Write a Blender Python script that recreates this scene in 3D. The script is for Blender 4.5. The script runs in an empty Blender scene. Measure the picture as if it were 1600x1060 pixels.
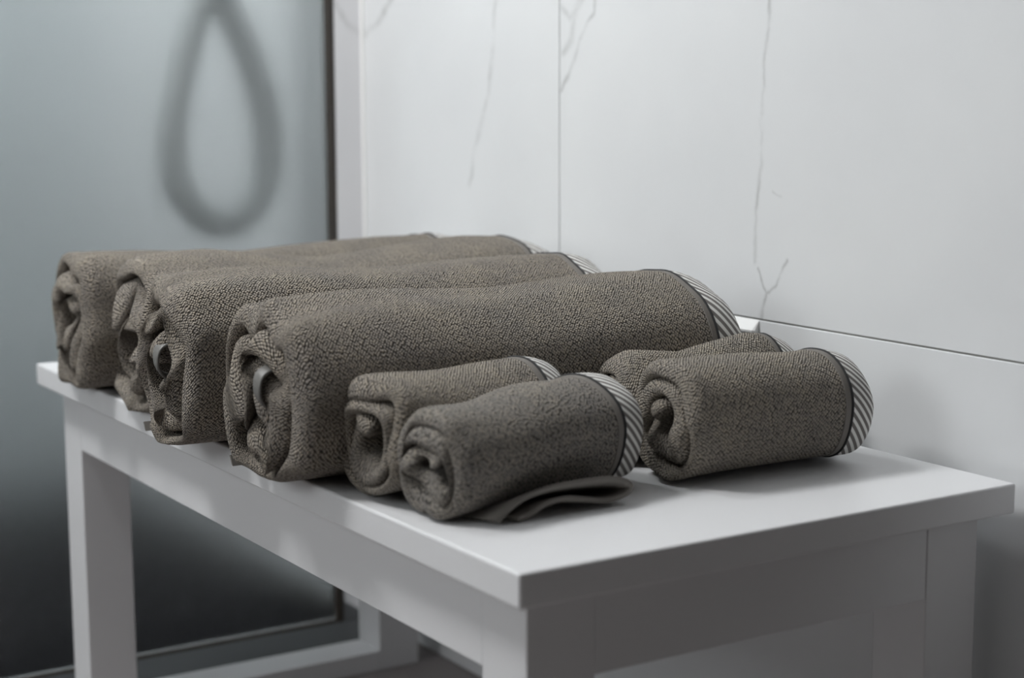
import bpy, bmesh, math, random
import numpy as np
from mathutils import Matrix, Vector

scene = bpy.context.scene
C = scene.collection
PI = math.pi

# ------------------------------------------------------------------ camera
# metres; the near front corner of the bench top is at x = 0, y = 0; the marble wall runs along y
HT = 0.432                                   # height of the bench top
YAW, PITCH, ROLL = 0.5661, 0.1444, -0.0035
fw = Vector((math.sin(YAW) * math.cos(PITCH), math.cos(YAW) * math.cos(PITCH), -math.sin(PITCH)))
rt = Vector((math.cos(YAW), -math.sin(YAW), 0))
up = rt.cross(fw)
r2 = rt * math.cos(ROLL) + up * math.sin(ROLL)
u2 = -rt * math.sin(ROLL) + up * math.cos(ROLL)
cam_data = bpy.data.cameras.new('camera')
cam = bpy.data.objects.new('camera', cam_data)
C.objects.link(cam)
m = Matrix((r2, u2, -fw)).transposed().to_4x4()
m.translation = Vector((-0.5843, -0.9115, HT + 0.3148))
cam.matrix_world = m
cam_data.sensor_width = 36
cam_data.lens = 36 * 2637.9 / 1600
cam_data.clip_start = 0.02
cam_data.dof.use_dof = True
cam_data.dof.focus_distance = 1.50
cam_data.dof.aperture_fstop = 4.0
scene.camera = cam

# ------------------------------------------------------------------ light
world = bpy.data.worlds.new('world')
scene.world = world
world.use_nodes = True
world.node_tree.nodes['Background'].inputs[0].default_value = (0.75, 0.85, 0.9, 1)
world.node_tree.nodes['Background'].inputs[1].default_value = 0.02

CEIL = 2.45
def area(name, loc, sx, sy, power, col, rot=(0, 0, 0)):
    d = bpy.data.lights.new(name, 'AREA')
    d.shape = 'RECTANGLE'; d.size = sx; d.size_y = sy
    d.energy = power; d.color = col
    o = bpy.data.objects.new(name, d)
    o.location = loc; o.rotation_euler = rot
    C.objects.link(o)
    return o
def bulb(name, loc, rad, power, col):
    d = bpy.data.lights.new(name, 'POINT')
    d.shadow_soft_size = rad; d.energy = power; d.color = col
    o = bpy.data.objects.new(name, d)
    o.location = loc
    C.objects.link(o)
    return o
bulb('pendant_lamp', (-0.74, 0.92, 1.98), 0.20, 68, (0.99, 0.995, 1.0))      # main lamp, left of the bench
area('left_fill', (-2.17, 0.55, 1.45), 0.9, 1.1, 12, (0.94, 0.98, 1.0), (0, math.radians(-90), 0))   # added soft side fill, placed at the unseen window
area('shower_fill', (-0.25, 1.28, CEIL - 0.1), 0.4, 0.1, 26, (0.95, 0.99, 1.0), (math.radians(62), 0, math.radians(-62)))  # added light to brighten the shower behind the glass

vs = scene.view_settings
vs.view_transform = 'Standard'
vs.look = 'None'
vs.exposure = 0.0
vs.gamma = 1.0
vs.use_curve_mapping = False
scene.cycles.use_denoising = True
scene.cycles.blur_glossy = 1.0

# ------------------------------------------------------------------ helpers
def link(name, me, mat=None, parent=None):
    o = bpy.data.objects.new(name, me)
    C.objects.link(o)
    if mat is not None:
        me.materials.append(mat)
    if parent is not None:
        o.parent = parent
    return o

def tag(o, label=None, cat=None, group=None, kind=None):
    if label: o['label'] = label
    if cat: o['category'] = cat
    if group: o['group'] = group
    if kind: o['kind'] = kind
    return o

def empty(name, loc, rz=0.0):
    o = bpy.data.objects.new(name, None)
    o.location = loc
    o.rotation_euler = (0, 0, rz)
    o.empty_display_size = 0.05
    C.objects.link(o)
    return o

def box_mesh(name, lo, hi, bevel=0.0, seg=2):
    bm = bmesh.new()
    bmesh.ops.create_cube(bm, size=1.0)
    s = [hi[i] - lo[i] for i in range(3)]
    c = [(hi[i] + lo[i]) / 2 for i in range(3)]
    for v in bm.verts:
        v.co = Vector((c[0] + v.co.x * s[0], c[1] + v.co.y * s[1], c[2] + v.co.z * s[2]))
    if bevel > 0:
        bmesh.ops.bevel(bm, geom=list(bm.edges), offset=bevel, segments=seg, profile=0.5, affect='EDGES')
    me = bpy.data.meshes.new(name)
    bm.to_mesh(me); bm.free()
    return me

def grid_mesh(name, V, closed_j=False, closed_i=False, uv=None, flip=False):
    """V: (ni, nj, 3) array of points -> quad mesh."""
    ni, nj = V.shape[:2]
    I = np.arange(ni if closed_i else ni - 1)
    J = np.arange(nj if closed_j else nj - 1)
    ii, jj = np.meshgrid(I, J, indexing='ij')
    i2 = (ii + 1) % ni; j2 = (jj + 1) % nj
    F = np.stack([ii * nj + jj, i2 * nj + jj, i2 * nj + j2, ii * nj + j2], -1).reshape(-1, 4)
    if flip: F = F[:, ::-1]
    me = bpy.data.meshes.new(name)
    me.from_pydata(V.reshape(-1, 3).tolist(), [], F.tolist())
    if uv is not None:
        lay = me.uv_layers.new(name='uv')
        U = uv.reshape(-1, 2)[F.reshape(-1)]
        if closed_j:      # keep the seam faces from spanning the whole map
            U = U.copy()
        lay.data.foreach_set('uv', U.astype(np.float32).ravel())
    me.polygons.foreach_set('use_smooth', [True] * len(F))
    me.update()
    return me

def tube_mesh(name, pts, rad, sides=8, closed=False):
    P = np.asarray(pts, float)
    n = len(P)
    T = np.gradient(P, axis=0)
    T /= np.linalg.norm(T, axis=1)[:, None] + 1e-12
    ref = np.array([0.0, 0.0, 1.0]) if abs(T[0, 2]) < 0.9 else np.array([1.0, 0, 0])
    V = np.zeros((n, sides, 3))
    nrm = np.cross(T[0], ref); nrm /= np.linalg.norm(nrm)
    R = np.broadcast_to(np.asarray(rad, float), (n,))
    for i in range(n):
        nrm = nrm - T[i] * nrm.dot(T[i]); nrm /= np.linalg.norm(nrm)
        b = np.cross(T[i], nrm)
        for k in range(sides):
            a = 2 * PI * k / sides
            V[i, k] = P[i] + R[i] * (math.cos(a) * nrm + math.sin(a) * b)
    return grid_mesh(name, V, closed_j=True)

# ------------------------------------------------------------------ materials
def new_mat(name):
    mt = bpy.data.materials.new(name)
    mt.use_nodes = True
    nt = mt.node_tree
    b = nt.nodes['Principled BSDF']
    return mt, nt, b

def plain(name, col, rough=0.5, metal=0.0, coat=0.0):
    mt, nt, b = new_mat(name)
    b.inputs['Base Color'].default_value = (*col, 1)
    b.inputs['Roughness'].default_value = rough
    b.inputs['Metallic'].default_value = metal
    b.inputs['Coat Weight'].default_value = coat
    return mt

def mnode(nt, op, a, b=None, clamp=False):
    n = nt.nodes.new('ShaderNodeMath'); n.operation = op; n.use_clamp = clamp
    for k, v in enumerate((a, b)):
        if v is None: continue
        if isinstance(v, (int, float)): n.inputs[k].default_value = v
        else: nt.links.new(v, n.inputs[k])
    return n.outputs[0]

def vnode(nt, op, a, b=None):
    n = nt.nodes.new('ShaderNodeVectorMath'); n.operation = op
    for k, v in enumerate((a, b)):
        if v is None: continue
        if isinstance(v, (tuple, list)): n.inputs[k].default_value = v
        else: nt.links.new(v, n.inputs[k])
    return n

def ramp(nt, fac, stops):
    n = nt.nodes.new('ShaderNodeValToRGB')
    el = n.color_ramp.elements
    while len(el) < len(stops): el.new(0.5)
    for e, (p, c) in zip(el, stops):
        e.position = p; e.color = (*c, 1)
    nt.links.new(fac, n.inputs[0])
    return n.outputs[0]

def mixcol(nt, fac, a, b, mode='MIX'):
    n = nt.nodes.new('ShaderNodeMix'); n.data_type = 'RGBA'; n.blend_type = mode
    for s, v in ((n.inputs[0], fac), (n.inputs[6], a), (n.inputs[7], b)):
        if isinstance(v, (int, float)): s.default_value = v
        elif isinstance(v, tuple): s.default_value = (*v, 1)
        else: nt.links.new(v, s)
    return n.outputs[2]

def terry(name, col, pitch=(0.00205, 0.00235), shear=0.85, rnd=0.48, height=0.0026, strength=1.0):
    """Looped terry pile: staggered rows of little loops in cloth coordinates (metres)."""
    mt, nt, b = new_mat(name)
    uvn = nt.nodes.new('ShaderNodeUVMap'); uvn.uv_map = 'uv'
    nz = nt.nodes.new('ShaderNodeTexNoise'); nz.noise_dimensions = '2D'
    nz.inputs['Scale'].default_value = 55; nz.inputs['Detail'].default_value = 2
    nt.links.new(uvn.outputs[0], nz.inputs['Vector'])
    off = vnode(nt, 'SCALE', vnode(nt, 'SUBTRACT', nz.outputs['Color'], (0.5, 0.5, 0.5)).outputs[0])
    off.inputs['Scale'].default_value = 0.0028
    uvw = vnode(nt, 'ADD', uvn.outputs[0], off.outputs[0])
    sep = nt.nodes.new('ShaderNodeSeparateXYZ'); nt.links.new(uvw.outputs[0], sep.inputs[0])
    ca, sa = math.cos(shear), math.sin(shear)          # rows of loops run diagonally
    u = mnode(nt, 'ADD', mnode(nt, 'MULTIPLY', sep.outputs[0], ca / pitch[0]), mnode(nt, 'MULTIPLY', sep.outputs[1], -sa / pitch[0]))
    v = mnode(nt, 'ADD', mnode(nt, 'MULTIPLY', sep.outputs[0], sa / pitch[1]), mnode(nt, 'MULTIPLY', sep.outputs[1], ca / pitch[1]))
    comb = nt.nodes.new('ShaderNodeCombineXYZ')
    nt.links.new(u, comb.inputs[0]); nt.links.new(v, comb.inputs[1])
    vor = nt.nodes.new('ShaderNodeTexVoronoi'); vor.voronoi_dimensions = '2D'; vor.feature = 'F1'
    vor.inputs['Scale'].default_value = 1.0
    vor.inputs['Randomness'].default_value = rnd
    nt.links.new(comb.outputs[0], vor.inputs['Vector'])
    d = vor.outputs['Distance']
    h = mnode(nt, 'SUBTRACT', 1.0, mnode(nt, 'MULTIPLY', mnode(nt, 'MULTIPLY', d, d), 2.2))
    lump = nt.nodes.new('ShaderNodeTexNoise'); lump.noise_dimensions = '2D'
    lump.inputs['Scale'].default_value = 130; lump.inputs['Detail'].default_value = 3
    nt.links.new(uvn.outputs[0], lump.inputs['Vector'])
    hh = mnode(nt, 'ADD', h, mnode(nt, 'MULTIPLY', lump.outputs['Fac'], 0.5))
    bp = nt.nodes.new('ShaderNodeBump')
    bp.inputs['Strength'].default_value = strength
    bp.inputs['Distance'].default_value = height
    nt.links.new(hh, bp.inputs['Height'])
    nt.links.new(bp.outputs[0], b.inputs['Normal'])
    # yarn colour with shade painted in between the loops; every loop a bit different
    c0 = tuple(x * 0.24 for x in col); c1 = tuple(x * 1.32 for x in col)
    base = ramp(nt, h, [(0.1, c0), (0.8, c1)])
    hv = nt.nodes.new('ShaderNodeSeparateColor'); nt.links.new(vor.outputs['Color'], hv.inputs[0])
    tint = ramp(nt, hv.outputs[0], [(0.0, (0.80, 0.80, 0.82)), (0.5, (1.0, 1.0, 1.0)), (1.0, (1.16, 1.13, 1.08))])
    base = mixcol(nt, 1.0, base, tint, 'MULTIPLY')
    n2 = nt.nodes.new('ShaderNodeTexNoise'); n2.noise_dimensions = '2D'
    n2.inputs['Scale'].default_value = 18; n2.inputs['Detail'].default_value = 3
    nt.links.new(uvn.outputs[0], n2.inputs['Vector'])
    t2 = ramp(nt, n2.outputs['Fac'], [(0.3, (0.90, 0.90, 0.92)), (0.7, (1.08, 1.06, 1.03))])
    base = mixcol(nt, 1.0, base, t2, 'MULTIPLY')
    nt.links.new(base, b.inputs['Base Color'])
    b.inputs['Roughness'].default_value = 0.95
    b.inputs['Specular IOR Level'].default_value = 0.15
    b.inputs['Sheen Weight'].default_value = 0.12
    b.inputs['Sheen Roughness'].default_value = 0.5
    b.inputs['Sheen Tint'].default_value = (0.9, 0.87, 0.83, 1)
    return mt

def stripes(name, pitch=0.0084, slope=1.0):
    """Woven ticking: diagonal white and taupe stripes in cloth coordinates."""
    mt, nt, b = new_mat(name)
    uvn = nt.nodes.new('ShaderNodeUVMap'); uvn.uv_map = 'uv'
    sep = nt.nodes.new('ShaderNodeSeparateXYZ'); nt.links.new(uvn.outputs[0], sep.inputs[0])
    s = mnode(nt, 'ADD', sep.outputs[0], mnode(nt, 'MULTIPLY', sep.outputs[1], slope))
    fr = mnode(nt, 'FRACT', mnode(nt, 'DIVIDE', s, pitch))
    tri = mnode(nt, 'ABSOLUTE', mnode(nt, 'SUBTRACT', fr, 0.5))
    col = ramp(nt, tri, [(0.20, (0.80, 0.79, 0.76)), (0.27, (0.17, 0.155, 0.145))])
    nt.links.new(col, b.inputs['Base Color'])
    wv = mnode(nt, 'SINE', mnode(nt, 'MULTIPLY', sep.outputs[0], 6000.0))
    bp = nt.nodes.new('ShaderNodeBump'); bp.inputs['Strength'].default_value = 0.3
    bp.inputs['Distance'].default_value = 0.0003
    nt.links.new(mnode(nt, 'ADD', wv, mnode(nt, 'MULTIPLY', tri, -3.0)), bp.inputs['Height'])
    nt.links.new(bp.outputs[0], b.inputs['Normal'])
    b.inputs['Roughness'].default_value = 0.8
    return mt

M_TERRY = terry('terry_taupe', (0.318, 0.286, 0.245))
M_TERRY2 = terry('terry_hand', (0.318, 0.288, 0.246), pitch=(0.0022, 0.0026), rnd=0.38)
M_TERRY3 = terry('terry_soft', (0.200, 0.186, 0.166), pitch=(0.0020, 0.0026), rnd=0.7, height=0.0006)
M_STRIPE = stripes('ticking_stripe', pitch=0.0120)
M_STRIPE2 = stripes('ticking_stripe_fine', pitch=0.0084)
M_PIPING = plain('black_piping', (0.012, 0.012, 0.013), 0.7)
M_HEM = plain('flat_hem', (0.19, 0.175, 0.158), 0.85)
M_LOOP = plain('satin_loop', (0.17, 0.165, 0.155), 0.4)

def paint_mat():
    mt, nt, b = new_mat('white_lacquer')
    b.inputs['Base Color'].default_value = (0.80, 0.80, 0.81, 1)
    b.inputs['Roughness'].default_value = 0.34
    tc = nt.nodes.new('ShaderNodeTexCoord')
    nz = nt.nodes.new('ShaderNodeTexNoise'); nz.inputs['Scale'].default_value = 240
    nt.links.new(tc.outputs['Object'], nz.inputs['Vector'])
    bp = nt.nodes.new('ShaderNodeBump'); bp.inputs['Strength'].default_value = 0.08
    bp.inputs['Distance'].default_value = 0.0004
    nt.links.new(nz.outputs['Fac'], bp.inputs['Height'])
    nt.links.new(bp.outputs[0], b.inputs['Normal'])
    return mt
M_WHITE = paint_mat()

WX = 0.504                    # face of the marble wall
JY, JZ = 0.6986, HT + 0.0940  # joints between the marble tiles
YG = 1.1816                   # front face of the shower screen

# grey veins in the tiles, as polylines (y, z relative to the bench top) with a half width and a depth
VEINS = [
    ([(0.829, 0.438), (0.838, 0.405), (0.845, 0.36), (0.855, 0.31), (0.885, 0.245), (0.898, 0.20)], 0.0030, 0.30),
    ([(0.694, 0.440), (0.668, 0.43), (0.628, 0.425), (0.632, 0.402), (0.660, 0.372), (0.672, 0.345), (0.694, 0.318)], 0.0022, 0.5),
    ([(0.694, 0.41), (0.676, 0.40), (0.66, 0.41), (0.645, 0.425)], 0.003, 0.4),
    ([(0.690, 0.36), (0.675, 0.375), (0.668, 0.40), (0.655, 0.43)], 0.004, 0.3),
    ([(0.335, 0.425), (0.340, 0.40), (0.345, 0.35), (0.350, 0.25), (0.356, 0.19), (0.355, 0.15)], 0.0021, 0.34),
    ([(0.3085, 0.157), (0.325, 0.130), (0.338, 0.121), (0.345, 0.097)], 0.0016, 0.62),
    ([(0.349, 0.143), (0.342, 0.130), (0.338, 0.121)], 0.0014, 0.5),
    ([(1.085, 0.450), (1.112, 0.43), (1.135, 0.41), (1.165, 0.398), (1.18, 0.392)], 0.004, 0.5),
    ([(0.330, 0.22), (0.318, 0.217)], 0.0012, 0.3),
]

def marble_mat():
    mt, nt, b = new_mat('white_marble_tile')
    geo = nt.nodes.new('ShaderNodeNewGeometry')
    nz = nt.nodes.new('ShaderNodeTexNoise'); nz.inputs['Scale'].default_value = 38
    nz.inputs['Detail'].default_value = 4
    nt.links.new(geo.outputs['Position'], nz.inputs['Vector'])
    off = vnode(nt, 'SCALE', vnode(nt, 'SUBTRACT', nz.outputs['Color'], (0.5, 0.5, 0.5)).outputs[0])
    off.inputs['Scale'].default_value = 0.012
    pos = vnode(nt, 'ADD', geo.outputs['Position'], off.outputs[0])
    flat = vnode(nt, 'MULTIPLY', pos.outputs[0], (0, 1, 1)).outputs[0]
    tot = None
    for pts, w, depth in VEINS:
        dmin = None
        for (a, c) in zip(pts[:-1], pts[1:]):
            A = Vector((0, a[0], a[1] + HT)); B = Vector((0, c[0], c[1] + HT))
            ba = B - A
            pa = vnode(nt, 'SUBTRACT', flat, tuple(A)).outputs[0]
            dt = vnode(nt, 'DOT_PRODUCT', pa, tuple(ba)).outputs['Value']
            hcl = mnode(nt, 'MULTIPLY', dt, 1.0 / ba.length_squared, clamp=True)
            sc = vnode(nt, 'SCALE', tuple(ba)); nt.links.new(hcl, sc.inputs['Scale'])
            ds = vnode(nt, 'LENGTH', vnode(nt, 'SUBTRACT', pa, sc.outputs[0]).outputs[0]).outputs['Value']
            dmin = ds if dmin is None else mnode(nt, 'MINIMUM', dmin, ds)
        k = mnode(nt, 'DIVIDE', dmin, w)
        g = mnode(nt, 'MULTIPLY', mnode(nt, 'POWER', 2.7183, mnode(nt, 'MULTIPLY', mnode(nt, 'MULTIPLY', k, k), -0.7)), depth)
        tot = g if tot is None else mnode(nt, 'MAXIMUM', tot, g)
    br = nt.nodes.new('ShaderNodeTexNoise'); br.inputs['Scale'].default_value = 30
    br.inputs['Detail'].default_value = 3
    nt.links.new(geo.outputs['Position'], br.inputs['Vector'])
    brk = mnode(nt, 'MULTIPLY', mnode(nt, 'SUBTRACT', br.outputs['Fac'], 0.28), 2.6, clamp=True)
    tot = mnode(nt, 'MULTIPLY', tot, brk)
    # broad, very faint clouding of the stone
    cl = nt.nodes.new('ShaderNodeTexNoise'); cl.inputs['Scale'].default_value = 3.5
    cl.inputs['Detail'].default_value = 5
    nt.links.new(geo.outputs['Position'], cl.inputs['Vector'])
    base = ramp(nt, cl.outputs['Fac'], [(0.3, (0.745, 0.755, 0.765)), (0.7, (0.81, 0.82, 0.825))])
    col = mixcol(nt, tot, base, (0.20, 0.20, 0.19))
    nt.links.new(col, b.inputs['Base Color'])
    b.inputs['Roughness'].default_value = 0.2
    b.inputs['Specular IOR Level'].default_value = 0.5
    return mt
M_MARBLE = marble_mat()
M_GROUT = plain('grey_grout', (0.42, 0.41, 0.39), 0.9)
M_BRIGHT_WHITE = plain('bright_white', (0.92, 0.92, 0.91), 0.6)

def wall_paint(name, col, rough):
    mt, nt, b = new_mat(name)
    tc = nt.nodes.new('ShaderNodeTexCoord')
    nz = nt.nodes.new('ShaderNodeTexNoise'); nz.inputs['Scale'].default_value = 4
    nz.inputs['Detail'].default_value = 4
    nt.links.new(tc.outputs['Object'], nz.inputs['Vector'])
    c = ramp(nt, nz.outputs['Fac'], [(0.3, tuple(x * 0.94 for x in col)), (0.7, tuple(min(1, x * 1.04) for x in col))])
    nt.links.new(c, b.inputs['Base Color'])
    b.inputs['Roughness'].default_value = rough
    return mt
M_CEIL = wall_paint('ceiling_paint', (0.32, 0.32, 0.32), 0.9)
M_ROOMWALL = wall_paint('room_wall', (0.26, 0.25, 0.24), 0.7)
M_FLOOR = wall_paint('grey_floor', (0.28, 0.255, 0.25), 0.7)
M_SHOWER = wall_paint('shower_wall', (0.48, 0.51, 0.52), 0.5)
M_SHFLOOR = wall_paint('shower_floor', (0.008, 0.0075, 0.009), 0.9)
M_SHFLOOR.node_tree.nodes['Principled BSDF'].inputs['Specular IOR Level'].default_value = 0.05

def frosted():
    mt, nt, b = new_mat('frosted_glass')
    b.inputs['Base Color'].default_value = (0.94, 0.97, 0.975, 1)
    b.inputs['Transmission Weight'].default_value = 1.0
    b.inputs['Roughness'].default_value = 0.31
    b.inputs['IOR'].default_value = 1.45
    return mt
M_FROST = frosted()
M_CHROME = plain('polished_aluminium', (0.80, 0.79, 0.80), 0.10, 1.0)
M_SEAL = plain('brown_seal', (0.045, 0.036, 0.028), 0.35)
M_HOSE = plain('dark_hose', (0.54, 0.56, 0.56), 0.4)
M_CHROME_D = plain('chrome', (0.6, 0.62, 0.62), 0.2, 1.0)

# ------------------------------------------------------------------ the room
X0, Y0, YB = -2.2, -2.6, 2.30
YE = -0.14                    # where the marble ends and the added door begins
M_DARK_STRIP = wall_paint('added_dark_strip', (0.030, 0.033, 0.035), 0.6)
M_ADDED_DOOR = wall_paint('added_dark_door', (0.06, 0.05, 0.045), 0.5)
fl = tag(link('floor', box_mesh('floor', (X0, Y0, -0.1), (WX + 0.02, YG, 0.0)), M_FLOOR), kind='structure')
tag(link('floor_shower', box_mesh('floor_shower', (X0, YG, -0.1), (WX + 0.02, YB, -0.015)), M_SHFLOOR), kind='structure')
tag(link('ceiling', box_mesh('ceiling', (X0, Y0, CEIL), (WX + 0.02, YB, CEIL + 0.1)), M_CEIL), kind='structure')
tag(link('wall_left', box_mesh('wall_left', (X0 - 0.1, Y0, -0.1), (X0, YB, CEIL + 0.1)), M_ROOMWALL), kind='structure')
tag(link('wall_front', box_mesh('wall_front', (X0 - 0.1, Y0 - 0.1, -0.1), (WX + 0.1, Y0, CEIL + 0.1)), M_ROOMWALL), kind='structure')
tag(link('wall_back', box_mesh('wall_back', (X0 - 0.1, YB, -0.1), (WX + 0.1, YB + 0.1, CEIL + 0.1)), M_SHOWER), kind='structure')

tag(link('trim_1', box_mesh('trim_1', (X0, 1.058, 0.0), (WX - 0.001, YG - 0.004, 0.004), 0.001, 1), M_DARK_STRIP), kind='structure')  # dark strip added to blend the floor into the dark glass
# unseen window added around the fill light on the left wall
w1 = tag(empty('fill_window_1', (X0, 0.55, 1.45)), kind='structure')
for (a_, b_) in (((0.0, -0.61, 0.455), (0.03, 0.61, 0.515)), ((0.0, -0.61, -0.515), (0.03, 0.61, -0.455)), ((0.0, -0.61, -0.454), (0.03, -0.555, 0.454)), ((0.0, 0.555, -0.454), (0.03, 0.61, 0.454))):
    link('fill_window_frame', box_mesh('fill_window_frame', a_, b_, 0.002, 1), M_WHITE, w1)
link('fill_window_pane', box_mesh('fill_window_pane', (0.004, -0.554, -0.454), (0.010, 0.554, 0.454)), M_FROST, w1)

# marble wall: grout bed with each tile proud of it
wall = tag(link('wall_right', box_mesh('wall_right', (WX + 0.0025, YE, -0.1), (WX + 0.12, YB, CEIL + 0.1)), M_GROUT), kind='structure')
d1 = tag(empty('added_door_1', (WX + 0.02, YE, 0)), kind='structure')  # unseen dark door, added to cut light bouncing off the wall
link('added_door_panel', box_mesh('added_door_panel', (0.012, -0.90, 0.004), (0.05, -0.065, 2.05), 0.002, 1), M_ADDED_DOOR, d1)
link('added_door_frame', box_mesh('added_door_frame', (-0.016, -0.064, 0.0), (0.06, -0.0005, 2.12), 0.002, 1), M_ADDED_DOOR, d1)
link('added_door_frame', box_mesh('added_door_frame', (-0.016, -0.965, 0.0), (0.06, -0.901, 2.12), 0.002, 1), M_ADDED_DOOR, d1)
link('added_door_frame', box_mesh('added_door_frame', (-0.016, -0.90, 2.056), (0.06, -0.065, 2.12), 0.002, 1), M_ADDED_DOOR, d1)
link('added_door_handle', tube_mesh('added_door_handle', [(0.012, -0.84, 1.0), (-0.03, -0.84, 1.0), (-0.042, -0.82, 1.0), (-0.042, -0.74, 1.0)], 0.009, 10), M_CHROME_D, d1)
tag(link('wall_right_dark', box_mesh('wall_right_dark', (WX + 0.0025, Y0, -0.1), (WX + 0.12, YE - 0.966, CEIL + 0.1)), M_ROOMWALL), kind='structure')
tag(link('wall_over_added_door', box_mesh('wall_over_added_door', (WX + 0.0025, YE - 0.9655, 2.121), (WX + 0.12, YE - 0.0005, CEIL + 0.1)), M_ROOMWALL), kind='structure')
TW, TH, G = 1.20, 0.60, 0.0016
zs = [(0.0005, JZ)]
z = JZ
while z < CEIL: zs.append((z, min(z + TH, CEIL - 0.0005))); z += TH
ys = []
y = JY
while y > YE: y -= TW
while y < YB:
    ys.append((max(y, YE + 0.0005), min(y + TW, YB - 0.0005))); y += TW
for (za, zb) in zs:
    for (ya, yb) in ys:
        lip = 0.0012 if zb <= JZ + 1e-6 else 0.0     # the bottom course stands a hair proud
        link('wall_tile', box_mesh('wall_tile', (WX - lip, ya + G / 2, za + G / 2), (WX + 0.008, yb - G / 2, zb - G / 2), 0.0007, 2), M_MARBLE, wall)
# bright spot at the joint: white wedge added, tilted to catch the lamp
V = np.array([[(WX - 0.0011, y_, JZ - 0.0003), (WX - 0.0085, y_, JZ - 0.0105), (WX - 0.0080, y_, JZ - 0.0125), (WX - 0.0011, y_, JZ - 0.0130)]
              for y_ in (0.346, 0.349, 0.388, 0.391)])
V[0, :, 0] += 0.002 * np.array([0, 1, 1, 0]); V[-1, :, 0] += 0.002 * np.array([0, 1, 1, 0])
dab = grid_mesh('bright_wedge', V, closed_j=True)
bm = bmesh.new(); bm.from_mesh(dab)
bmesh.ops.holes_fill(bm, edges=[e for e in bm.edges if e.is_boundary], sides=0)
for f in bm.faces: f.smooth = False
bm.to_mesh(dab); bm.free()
link('bright_wedge', dab, M_BRIGHT_WHITE, wall)

# ------------------------------------------------------------------ shower screen
scr = empty('shower_screen', (0, YG, 0))
tag(scr, 'frosted glass shower screen with polished metal wall profile behind the bench', 'shower screen')
GX = 0.4490
link('glass_pane', box_mesh('glass_pane', (X0 + 0.02, 0.004, 0.0065), (GX, 0.012, 2.05), 0.001, 1), M_FROST, scr)
link('edge_seal', box_mesh('edge_seal', (GX + 0.0002, -0.002, 0.0), (GX + 0.0095, 0.018, 2.06), 0.001, 1), M_SEAL, scr)
link('wall_profile', box_mesh('wall_profile', (GX + 0.0097, -0.003, 0.0), (WX - 0.0015, 0.022, 2.06), 0.0012, 2), M_CHROME, scr)
link('silicone_bead', tube_mesh('silicone_bead', [(WX - 0.001, -0.004, 0.001 + 2.05 * k / 12) for k in range(13)], 0.0035, 8), M_BRIGHT_WHITE, scr)
link('floor_seal', box_mesh('floor_seal', (X0 + 0.02, 0.002, -0.014), (GX, 0.014, 0.006), 0.001, 1), M_SEAL, scr)

# hose loop hanging behind the glass
hp = [(0.432, 0.70), (0.408, 0.579), (0.353, 0.498), (0.317, 0.418), (0.292, 0.331), (0.280, 0.261), (0.287, 0.190), (0.323, 0.145), (0.351, 0.135),
      (0.384, 0.143), (0.417, 0.181), (0.428, 0.249), (0.418, 0.322), (0.389, 0.402), (0.352, 0.480), (0.322, 0.565), (0.322, 0.66), (0.36, 0.72)]
def catmull(P, n=10):
    P = [np.array(q, float) for q in P]
    P = [2 * P[0] - P[1]] + P + [2 * P[-1] - P[-2]]
    out = []
    for i in range(1, len(P) - 2):
        for k in range(n):
            t = k / n
            out.append(0.5 * ((2 * P[i]) + (-P[i - 1] + P[i + 1]) * t + (2 * P[i - 1] - 5 * P[i] + 4 * P[i + 1] - P[i + 2]) * t * t
                              + (-P[i - 1] + 3 * P[i] - 3 * P[i + 1] + P[i + 2]) * t ** 3))
    out.append(P[-2])
    return np.array(out)
hs = catmull([(x, 0.135 + 0.03 * (k / 17), zz) for k, (x, zz) in enumerate(hp)], 10)
hose = empty('shower_hose', (0, YG, HT))
tag(hose, 'dark flexible shower hose hanging in a loop behind the frosted glass', 'shower hose')
rr = 0.021 + 0.0012 * np.sin(np.arange(len(hs)) * 2.1)
link('hose', tube_mesh('hose', hs, rr, 12), M_HOSE, hose)
link('hose_end_fitting', tube_mesh('hose_end_fitting', [hs[0] + np.array([0, 0, k * 0.012]) for k in range(7)], [0.014, 0.016, 0.016, 0.013, 0.016, 0.016, 0.012], 14), M_CHROME_D, hose)
link('wall_outlet', tube_mesh('wall_outlet', [hs[-1] + np.array([k * (WX - hs[-1][0]) / 8, 0, 0.0]) for k in range(9)], [0.014, 0.014, 0.012, 0.012, 0.012, 0.012, 0.012, 0.026, 0.026], 14), M_CHROME_D, hose)

# ------------------------------------------------------------------ bench
D, L, T = 0.480, 1.0604, 0.0253
XO, XO2, YO = 0.0225, 0.0142, 0.0262
LW, LD, AH = 0.0574, 0.0590, 0.0671
bench = empty('bench', (0, 0, 0))
tag(bench, 'white lacquered wooden bench holding rolled towels beside marble wall', 'bench')
tt = box_mesh('table_top', (0, 0, HT - T), (D, L, HT), 0.0022, 4)
for p_ in tt.polygons: p_.use_smooth = p_.area < 0.004     # only the eased edges are rounded
link('table_top', tt, M_WHITE, bench)
zl = HT - T - 0.0002
xs = ((XO, XO + LW), (D - XO2 - LW, D - XO2))
yy = ((YO, YO + LD), (L - YO - LD, L - YO))
for (xa, xb) in xs:
    for (ya, yb) in yy:
        link('leg', box_mesh('leg', (xa, ya, 0.0), (xb, yb, zl), 0.0012, 2), M_WHITE, bench)
for (ya, yb) in ((YO + 0.0005, YO + 0.022), (L - YO - 0.022, L - YO - 0.0005)):
    link('apron', box_mesh('apron', (XO + LW + 0.0002, ya, zl - AH), (D - XO2 - LW - 0.0004, yb, zl), 0.0006, 1), M_WHITE, bench)
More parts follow.
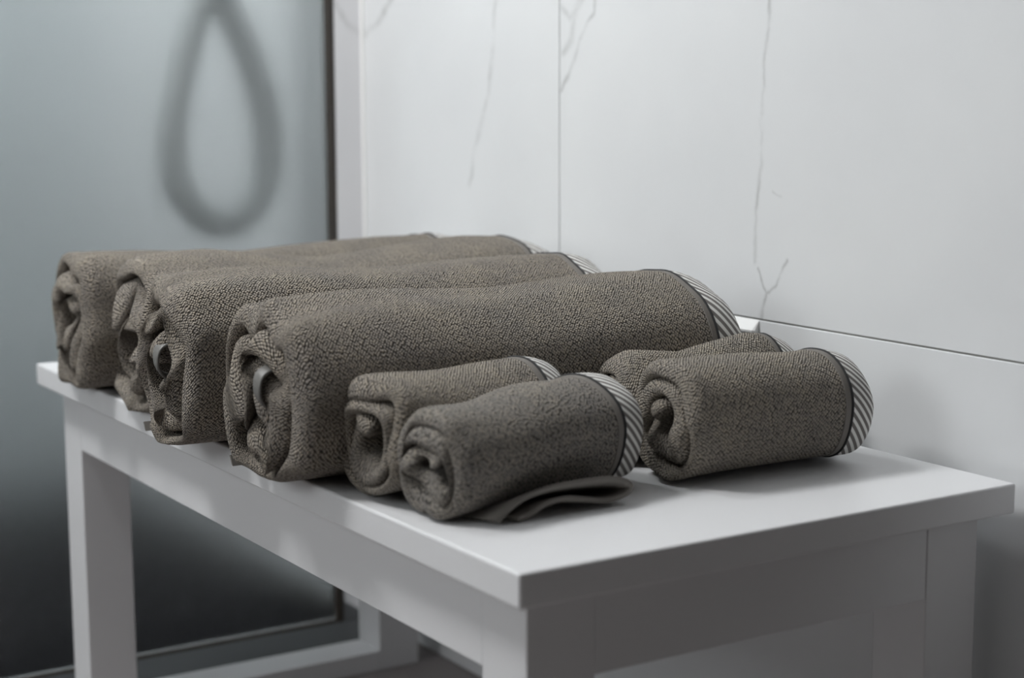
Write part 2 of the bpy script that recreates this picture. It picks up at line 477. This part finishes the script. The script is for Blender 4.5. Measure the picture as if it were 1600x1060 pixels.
for (xa, xb) in ((XO + 0.0005, XO + 0.022), (D - XO2 - 0.022, D - XO2 - 0.0005)):
    link('apron', box_mesh('apron', (xa, YO + LD + 0.0002, zl - AH), (xb, L - YO - LD - 0.0002, zl), 0.0006, 1), M_WHITE, bench)
for (ya, yb) in yy:
    link('foot_rail', box_mesh('foot_rail', (XO + LW + 0.0002, ya, 0.0), (D - XO2 - LW - 0.0002, yb, 0.026), 0.001, 2), M_WHITE, bench)

# ------------------------------------------------------------------ rolled towels
def smooth_noise(rng, n, amp, lo=1, hi=6):
    """sum of sines on 0..1, returned as a function"""
    k = rng.uniform(lo, hi, n); p = rng.uniform(0, 2 * PI, n); a = rng.normal(0, 1, n); a *= amp / (np.sqrt((a ** 2).sum() / 2) + 1e-9)
    return lambda t: sum(a[i] * np.sin(2 * PI * k[i] * t + p[i]) for i in range(n))

class Roll:
    """A towel wound into a spiral: a thick sheet with rounded ends, warped near its ends like soft cloth."""
    def __init__(self, seed, length, height, width, turns=3.3, th=0.015, r_in=0.010, end_angle=-2.2, hand=1,
                 warp=0.005, recess=0.008, lk=0.10, lb=0.030, rk=0.16, rb=0.055, taper=0.0, sag=None, dents=(), bow=0.0, cuff=0.038, bulge=0.004, boxy=2.3):
        self.__dict__.update(locals())
        rng = self.rng = np.random.default_rng(seed)
        self.R = 0.5
        self.nu = int(70 * turns)
        self.n_e = smooth_noise(rng, 7, recess, 1.2 * turns, 4.2 * turns)
        self.n_e2 = smooth_noise(rng, 5, recess * 0.6, 0.8 * turns, 2.5 * turns)
        self.n_th = smooth_noise(rng, 6, 0.16, 1.0 * turns, 4 * turns)
        K = 6
        self.wk = rng.normal(0, 1, (K, 2)); self.wk /= np.linalg.norm(self.wk, axis=1)[:, None]
        self.wk *= (2 * PI / rng.uniform(0.045, 0.085, K))[:, None]
        self.wp = rng.uniform(0, 2 * PI, K); self.wa = rng.normal(0, 1, (K, 2)) * warp / math.sqrt(K / 2)
        self.wd = rng.uniform(0.03, 0.09, K)
        self.sx = smooth_noise(rng, 4, 0.012, 0.6, 2.2)
        t_ = np.linspace(1 - 1 / turns, 1, 400)
        a_ = end_angle - hand * 2 * PI * turns * (1 - t_)
        q_ = r_in + (height / 2 - th / 2 - r_in) * t_ ** 0.92 + th / 2
        yy_, zz_ = q_ * np.cos(a_), q_ * np.sin(a_)
        self.fit = ((yy_.max() + yy_.min()) / 2, height / (yy_.max() - yy_.min()), (zz_.max() + zz_.min()) / 2, height / (zz_.max() - zz_.min()))
        self.build()

    def surface(self, t, side, x):
        """t: 0 core .. 1 outer end, side: -1 inner face .. +1 outer face, x: distance along axis -> 3D (local)"""
        R0 = 0.5
        ang = self.end_angle - self.hand * 2 * PI * self.turns * (1 - t)
        Rm = self.height / 2 - self.th / 2
        # winding radius; flattened so that the last turn is nearly at full radius
        rho = self.r_in + (Rm - self.r_in) * t ** 0.92
        thk = self.th * (1 + self.n_th(t))
        rho = rho + side * thk / 2
        y = rho * np.cos(ang); z = rho * np.sin(ang)
        hh = self.height / 2
        # the last turn is centred and fills the given height exactly
        yc, ys_, zc_, zs_ = self.fit
        y = (y - yc) * ys_; z = (z - zc_) * zs_
        # soft cloth packs into a slightly boxy round
        th_ = np.arctan2(z, y); nb = self.boxy
        fb = 1.0 / (np.abs(np.cos(th_)) ** nb + np.abs(np.sin(th_)) ** nb) ** (1.0 / nb)
        fb = np.where(z > 0, fb, 1.0)
        y = y * fb; z = z * fb
        # overall cross-section: wider than high, flat where it rests
        q = np.clip(-z / hh, 0, 1.5)
        y = y * (self.width / self.height) * (1 + 0.04 * q ** 2)
        z = np.where(z < 0, -hh * np.tanh(q * 1.25) / math.tanh(1.25), z)
        # soft warp, strongest at the ends
        xl = np.clip(x, 0, None); xr = np.clip(self.length - x, 0, None)
        wgt = np.exp(-xl / 0.035) + np.exp(-xr / 0.035) * 0.5 + 0.18
        rad = np.clip(np.sqrt(y * y + z * z) / hh, 0, 1.2)
        wgt = wgt * (1.0 - 0.62 * np.clip((rad - 0.55) / 0.45, 0, 1))
        dy = 0; dz = 0
        for i in range(len(self.wp)):
            ph = np.sin(self.wk[i, 0] * y + self.wk[i, 1] * z + self.wp[i] + x / self.wd[i] * 0.6)
            dy = dy + self.wa[i, 0] * ph; dz = dz + self.wa[i, 1] * ph
        y = y + dy * wgt; z = z + dz * wgt
        # shoulders: the roll draws in at both ends
        s = 1 - self.lk * np.clip(1 - xl / self.lb, 0, 1) ** 2 - self.rk * np.clip(1 - xr / self.rb, 0, 1) ** 2
        s = s * (1 + self.sx(x / self.length)) * (1 + self.taper * (x / self.length - 0.5))
        y = y * s
        zc = hh
        zz = z * s + zc * s
        if self.sag is not None:
            zz = zz * (1 + np.interp(x / self.length, self.sag[0], self.sag[1]))
        for (dx, da, dw, dwa, dd) in self.dents:      # local dents / folds: axis position, angle, widths, depth
            a2 = np.arctan2(z, y)
            da_ = (a2 - da + PI) % (2 * PI) - PI
            f = dd * np.exp(-((x - dx) / dw) ** 2 - (da_ / dwa) ** 2) * np.clip(rad, 0, 1)
            y = y - f * np.cos(a2); zz = zz - f * np.sin(a2)
        y = y + self.bow * np.sin(PI * x / self.length)
        return np.stack([x, y, np.maximum(zz, 0.0006 + 0 * zz)], -1)

    def loop(self, t):
        """cross-section loop of the sheet at each t: (nu, nj) arrays side, x"""
        n_len, n_cap = 64, 9
        tt = t[:, None]
        deep = np.clip((1 - t) * self.turns, 0, 1)           # 0 on the outer wrap, 1 further in
        el = self.n_e(t) * (0.15 + 0.85 * deep) - deep * self.bulge + self.bulge + 0.004
        er = self.n_e2(t) * (0.15 + 0.85 * deep) + deep * 0.006 + 0.003
        el = np.clip(el, 0.0005, None); er = np.clip(er, 0.0005, None)
        cap = self.th * 0.62
        xa = (el + cap)[:, None]; xb = (self.length - er - cap)[:, None]
        s = np.linspace(0, 1, n_len)[None, :]
        s = s + 0.12 * np.sin(2 * PI * s) * -1 / (2 * PI) * 2.0
        xo = xa + (xb - xa) * s
        a = np.linspace(0, PI, n_cap + 2)[1:-1][None, :]
        cx_r = xb + cap * np.sin(a); cs_r = np.cos(a) + 0 * xb
        cx_l = xa - cap * np.sin(a); cs_l = -np.cos(a) + 0 * xa
        X = np.concatenate([xo, cx_r, xo[:, ::-1], cx_l], 1)
        S = np.concatenate([np.ones_like(xo), cs_r, -np.ones_like(xo), cs_l], 1)
        self.n_len, self.n_cap = n_len, n_cap
        return S, X

    def build(self):
        t = np.linspace(0, 1, self.nu) ** 0.8
        self.t = t
        S, X = self.loop(t)
        # sheet tapers to a rounded hem at the core and at the outer end
        edge = np.clip(np.minimum(t / 0.006, (1 - t) / 0.010), 0.12, 1) ** 0.5
        S = S * edge[:, None]
        P = self.surface(t[:, None] + 0 * X, S, X)
        P[..., 2] -= P[..., 2].min() - 0.0008
        self.P = P
        # cloth coordinates: along the winding, across the sheet
        mid = P[:, self.n_len // 2]
        arc = np.concatenate([[0], np.cumsum(np.linalg.norm(np.diff(mid, axis=0), axis=1))])
        dj = np.linalg.norm(np.diff(P, axis=1), axis=2).mean(0)
        acr = np.concatenate([[0], np.cumsum(dj)])
        self.uv = np.stack(np.broadcast_arrays(arc[:, None], acr[None, :]), -1).copy()
        # normals
        du = np.gradient(P, axis=0); dv = np.gradient(P, axis=1)
        N = np.cross(du, dv); N /= np.linalg.norm(N, axis=2)[..., None] + 1e-12
        j = self.n_len // 2
        out = P[-self.nu // 8, j] - np.array([P[-1, j, 0], 0, self.height / 2])
        if (N[-self.nu // 8, j] * out).sum() < 0: N = -N; self.flip = True
        else: self.flip = False
        self.N = N

    def body(self, name, mat, parent):
        V = np.concatenate([self.P, self.P[:, :1]], 1)
        last = self.uv[:, -1:].copy(); last[..., 1] += 0.002
        uv = np.concatenate([self.uv, last], 1)
        me = grid_mesh(name, V, uv=uv, flip=self.flip)
        # close the two long hems
        bm = bmesh.new(); bm.from_mesh(me)
        bmesh.ops.remove_doubles(bm, verts=bm.verts, dist=1e-7)
        be = [e for e in bm.edges if e.is_boundary]
        if be: bmesh.ops.holes_fill(bm, edges=be, sides=0)
        for f in bm.faces: f.smooth = True
        bm.to_mesh(me); bm.free()
        return link(name, me, mat, parent)

    def strip(self, name, mat, parent, x0, x1, lift, turn=1.0, wrap=0):
        """a band of cloth sewn onto the outside of the last turn, between two axis positions"""
        i0 = int(np.searchsorted(self.t, 1 - turn / self.turns))
        to_end = x1 >= self.length - 1e-6
        n = 14
        Pn, Nn, Un = [], [], []
        for i in range(i0, self.nu):
            nl = self.n_len
            xs_ = self.P[i, :nl, 0]
            xq = np.linspace(x0, xs_[-1] if to_end else x1, n)
            f = lambda A: np.stack([np.interp(xq, xs_, A[i, :nl, k]) for k in range(A.shape[2])], -1)
            p, nn, u = f(self.P), f(self.N), f(self.uv)
            if to_end:
                js = range(nl, nl + self.n_cap + wrap)
                p = np.concatenate([p, self.P[i, js]]); nn = np.concatenate([nn, self.N[i, js]]); u = np.concatenate([u, self.uv[i, js]])
            Pn.append(p); Nn.append(nn); Un.append(u)
        P = np.array(Pn); N = np.array(Nn); uv = np.array(Un)
        N = N / (np.linalg.norm(N, axis=2)[..., None] + 1e-9)
        Pa = P + N * lift
        e0 = P[:, :1] - N[:, :1] * 0.001; e1 = P[:, -1:] - N[:, -1:] * 0.001
        V = np.concatenate([e0, Pa, e1], 1)
        U = np.concatenate([uv[:, :1], uv, uv[:, -1:]], 1)
        Nx = np.concatenate([N[:, :1], N, N[:, -1:]], 1)
        V = np.concatenate([V[:1] - Nx[:1] * (lift + 0.001), V, V[-1:] - Nx[-1:] * (lift + 0.001)], 0)
        U = np.concatenate([U[:1], U, U[-1:]], 0)
        return link(name, grid_mesh(name, V, uv=U, flip=self.flip), mat, parent)

    def hem(self, name, mat, parent, width=0.011, th=0.0024):
        """the flat woven hem that runs along the loose outer end of the sheet"""
        nl, nc = self.n_len, self.n_cap
        k = 10
        A = self.P[-1, :nl]; B = self.P[-1, nl + nc:nl + nc + nl][::-1]
        A0 = self.P[-1 - k, :nl]; B0 = self.P[-1 - k, nl + nc:nl + nc + nl][::-1]
        mid = (A + B) / 2; d = mid - (A0 + B0) / 2
        d[:, 0] = 0; d /= np.linalg.norm(d, axis=1)[:, None] + 1e-9
        mid = np.concatenate([mid[:1] * [0, 1, 1] + [0.008, 0, 0], mid]); d = np.concatenate([d[:1], d])
        nrm = np.stack([0 * d[:, 0], -d[:, 2], d[:, 1]], -1)
        V = []
        for (s_, o_) in ((-0.004, -.5), (width, -.5), (width + 0.0006, 0), (width, .5), (-0.004, .5)):
            V.append(mid + d * s_ + nrm * th * o_)
        V = np.stack(V, 1)
        V[..., 2] = np.maximum(V[..., 2], 0.0008 + 0.0004 * np.arange(5)[None, :])
        me = grid_mesh(name, V, closed_j=True)
        bm = bmesh.new(); bm.from_mesh(me)
        be = [e for e in bm.edges if e.is_boundary]
        if be: bmesh.ops.holes_fill(bm, edges=be, sides=0)
        for f_ in bm.faces: f_.smooth = False
        bm.to_mesh(me); bm.free()
        return link(name, me, mat, parent)

    def ring(self, name, mat, parent, x0, rad, turn=1.0):
        i0 = int(np.searchsorted(self.t, 1 - turn / self.turns))
        pts = []
        for i in range(i0, self.nu):
            xs_ = self.P[i, :self.n_len, 0]
            q = [np.interp(x0, xs_, self.P[i, :self.n_len, k]) for k in range(3)]
            n = [np.interp(x0, xs_, self.N[i, :self.n_len, k]) for k in range(3)]
            pts.append(np.array(q) + np.array(n) * rad * 0.4)
        return link(name, tube_mesh(name, pts, rad, 8), mat, parent)

def put_towel(name, label, cat, group, x, y, rz, roll, mat, stripe, hem=False, cuff_turn=1.03):
    o = empty(name, (x, y, HT), rz)
    tag(o, label, cat, group)
    roll.body('rolled_cloth', mat, o)
    wc = roll.cuff
    s = roll.strip('striped_cuff', stripe, o, roll.length - wc, roll.length, 0.0011, cuff_turn, wrap=6)
    h = roll.strip('flat_hem', M_HEM, o, roll.length - wc - 0.007, roll.length - wc + 0.003, 0.0006, cuff_turn)
    if hem: roll.hem('woven_hem', M_HEM, o)
    p = roll.ring('piping', M_PIPING, s, roll.length - wc, 0.0013, cuff_turn)
    s['label'] = 'white and taupe diagonal striped cuff'
    p['label'] = 'thin black piping'
    return o

def ribbon(name, pts, wdir, width, th, mat, parent):
    """a flat tape following pts, as a closed thin solid"""
    P = catmull(pts, 8); n = len(P)
    Tn = np.gradient(P, axis=0); Tn /= np.linalg.norm(Tn, axis=1)[:, None]
    w = np.array(wdir, float)
    V = np.zeros((n, 8, 3))
    for i in range(n):
        ww = w - Tn[i] * w.dot(Tn[i]); ww /= np.linalg.norm(ww)
        nn = np.cross(Tn[i], ww)
        for k, (a, b) in enumerate(((-.5, -.5), (-.3, -.62), (.3, -.62), (.5, -.5), (.5, .5), (.3, .62), (-.3, .62), (-.5, .5))):
            V[i, k] = P[i] + ww * width * a + nn * th * b
    uv = np.zeros((n, 8, 2)); uv[..., 0] = np.arange(n)[:, None] * 0.002; uv[..., 1] = np.array([0, .2, .8, 1, 1, .8, .2, 0])[None] * width
    me = grid_mesh(name, V, closed_j=True, uv=uv)
    bm = bmesh.new(); bm.from_mesh(me)
    be = [e for e in bm.edges if e.is_boundary]
    if be: bmesh.ops.holes_fill(bm, edges=be, sides=0)
    bm.to_mesh(me); bm.free()
    return link(name, me, mat, parent)

GB = 'rolled bath towels on the bench'
GH = 'rolled hand towels on the bench'

# far bath towel
r1 = Roll(11, 0.478, 0.152, 0.170, turns=2.75, th=0.0160, r_in=0.009, end_angle=-0.9, hand=-1, warp=0.0075, recess=0.0042, bulge=0.011, boxy=2.7, lk=0.09, lb=0.03, cuff=0.047, rk=0.12, rb=0.05, sag=([0, .2, .45, .8, 1], [0, -.02, -.07, 0.0, 0]))
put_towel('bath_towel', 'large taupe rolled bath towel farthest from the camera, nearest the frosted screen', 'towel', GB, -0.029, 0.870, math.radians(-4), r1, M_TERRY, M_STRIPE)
r2_ = Roll(23, 0.484, 0.154, 0.162, turns=2.75, th=0.0160, r_in=0.009, end_angle=-0.8, hand=-1, warp=0.0075, recess=0.0042, bulge=0.011, boxy=2.7, lk=0.09, lb=0.03, cuff=0.047, rk=0.12, rb=0.05, sag=([0, .2, .45, .8, 1], [0, 0, -.07, 0.0, 0]))
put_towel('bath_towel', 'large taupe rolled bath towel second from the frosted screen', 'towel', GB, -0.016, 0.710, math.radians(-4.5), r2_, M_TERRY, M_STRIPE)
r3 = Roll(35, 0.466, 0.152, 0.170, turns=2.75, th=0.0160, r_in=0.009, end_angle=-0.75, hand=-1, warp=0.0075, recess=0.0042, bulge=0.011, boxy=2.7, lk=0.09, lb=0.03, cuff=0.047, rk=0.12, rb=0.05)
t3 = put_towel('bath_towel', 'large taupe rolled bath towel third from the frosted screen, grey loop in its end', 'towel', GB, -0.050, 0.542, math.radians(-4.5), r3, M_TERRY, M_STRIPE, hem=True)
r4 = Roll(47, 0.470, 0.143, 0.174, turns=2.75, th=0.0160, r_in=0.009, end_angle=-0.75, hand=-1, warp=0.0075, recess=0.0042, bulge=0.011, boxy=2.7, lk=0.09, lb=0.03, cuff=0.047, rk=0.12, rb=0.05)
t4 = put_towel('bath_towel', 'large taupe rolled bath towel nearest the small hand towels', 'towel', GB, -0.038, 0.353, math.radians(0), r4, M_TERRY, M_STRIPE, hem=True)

for tt_ in (t3, t4):
    ribbon('hanging_loop', [(0.022, -0.020, 0.098), (0.004, -0.022, 0.092), (-0.001, -0.024, 0.080), (0.003, -0.024, 0.068), (0.020, -0.020, 0.060)], (0, 1, 0.3), 0.012, 0.0022, M_LOOP, tt_)['label'] = 'grey satin hanging loop'

# hand towels
r5 = Roll(51, 0.195, 0.096, 0.093, turns=2.5, th=0.0135, r_in=0.008, end_angle=-1.3, hand=-1, warp=0.004, recess=0.0035, bulge=0.006, lk=0.08, lb=0.02, rb=0.035, cuff=0.034)
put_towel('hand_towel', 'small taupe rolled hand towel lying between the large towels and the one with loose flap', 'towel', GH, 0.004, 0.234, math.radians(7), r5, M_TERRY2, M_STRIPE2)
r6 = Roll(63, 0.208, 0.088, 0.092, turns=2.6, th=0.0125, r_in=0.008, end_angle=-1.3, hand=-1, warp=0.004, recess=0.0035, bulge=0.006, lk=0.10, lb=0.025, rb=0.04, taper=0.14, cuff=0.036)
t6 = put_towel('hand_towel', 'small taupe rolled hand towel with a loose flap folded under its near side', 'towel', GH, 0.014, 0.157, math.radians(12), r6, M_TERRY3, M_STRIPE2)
# its loose tail: a flat fold of cloth sticking out towards the bench edge
fp = [(0.030, 0, 0.0030), (0.038, 0, 0.0100), (0.054, 0, 0.0180), (0.076, 0, 0.0225), (0.110, 0, 0.0235), (0.135, 0, 0.0220), (0.148, 0, 0.0180),
      (0.153, 0, 0.0130), (0.147, 0, 0.0080), (0.130, 0, 0.0055), (0.108, 0, 0.0095), (0.090, 0, 0.0125), (0.072, 0, 0.0105), (0.060, 0, 0.0050), (0.048, 0, 0.0026)]
flap = ribbon('loose_flap', fp, (0, 1, 0), 0.052, 0.0042, M_HEM, None)
for v_ in flap.data.vertices:
    k_ = min(1.0, max(0.0, (v_.co.y + 0.026) / 0.036))
    v_.co.z = 0.0012 + max(0.0, v_.co.z - 0.0006) * (1 - 0.86 * k_)
    v_.co.x += 0.010 * (1 - k_)
    v_.co.y += -0.031 + 0.006
flap.parent = t6
flap.rotation_euler = (0, 0, math.radians(-11))
flap.location = (0, 0.006, 0)
r7 = Roll(71, 0.220, 0.096, 0.075, turns=2.6, th=0.0130, r_in=0.008, end_angle=-1.3, hand=-1, warp=0.004, recess=0.004, cuff=0.034, sag=([0, .15, .4, .75, 1], [-.1, 0, -.1, 0.03, 0]))
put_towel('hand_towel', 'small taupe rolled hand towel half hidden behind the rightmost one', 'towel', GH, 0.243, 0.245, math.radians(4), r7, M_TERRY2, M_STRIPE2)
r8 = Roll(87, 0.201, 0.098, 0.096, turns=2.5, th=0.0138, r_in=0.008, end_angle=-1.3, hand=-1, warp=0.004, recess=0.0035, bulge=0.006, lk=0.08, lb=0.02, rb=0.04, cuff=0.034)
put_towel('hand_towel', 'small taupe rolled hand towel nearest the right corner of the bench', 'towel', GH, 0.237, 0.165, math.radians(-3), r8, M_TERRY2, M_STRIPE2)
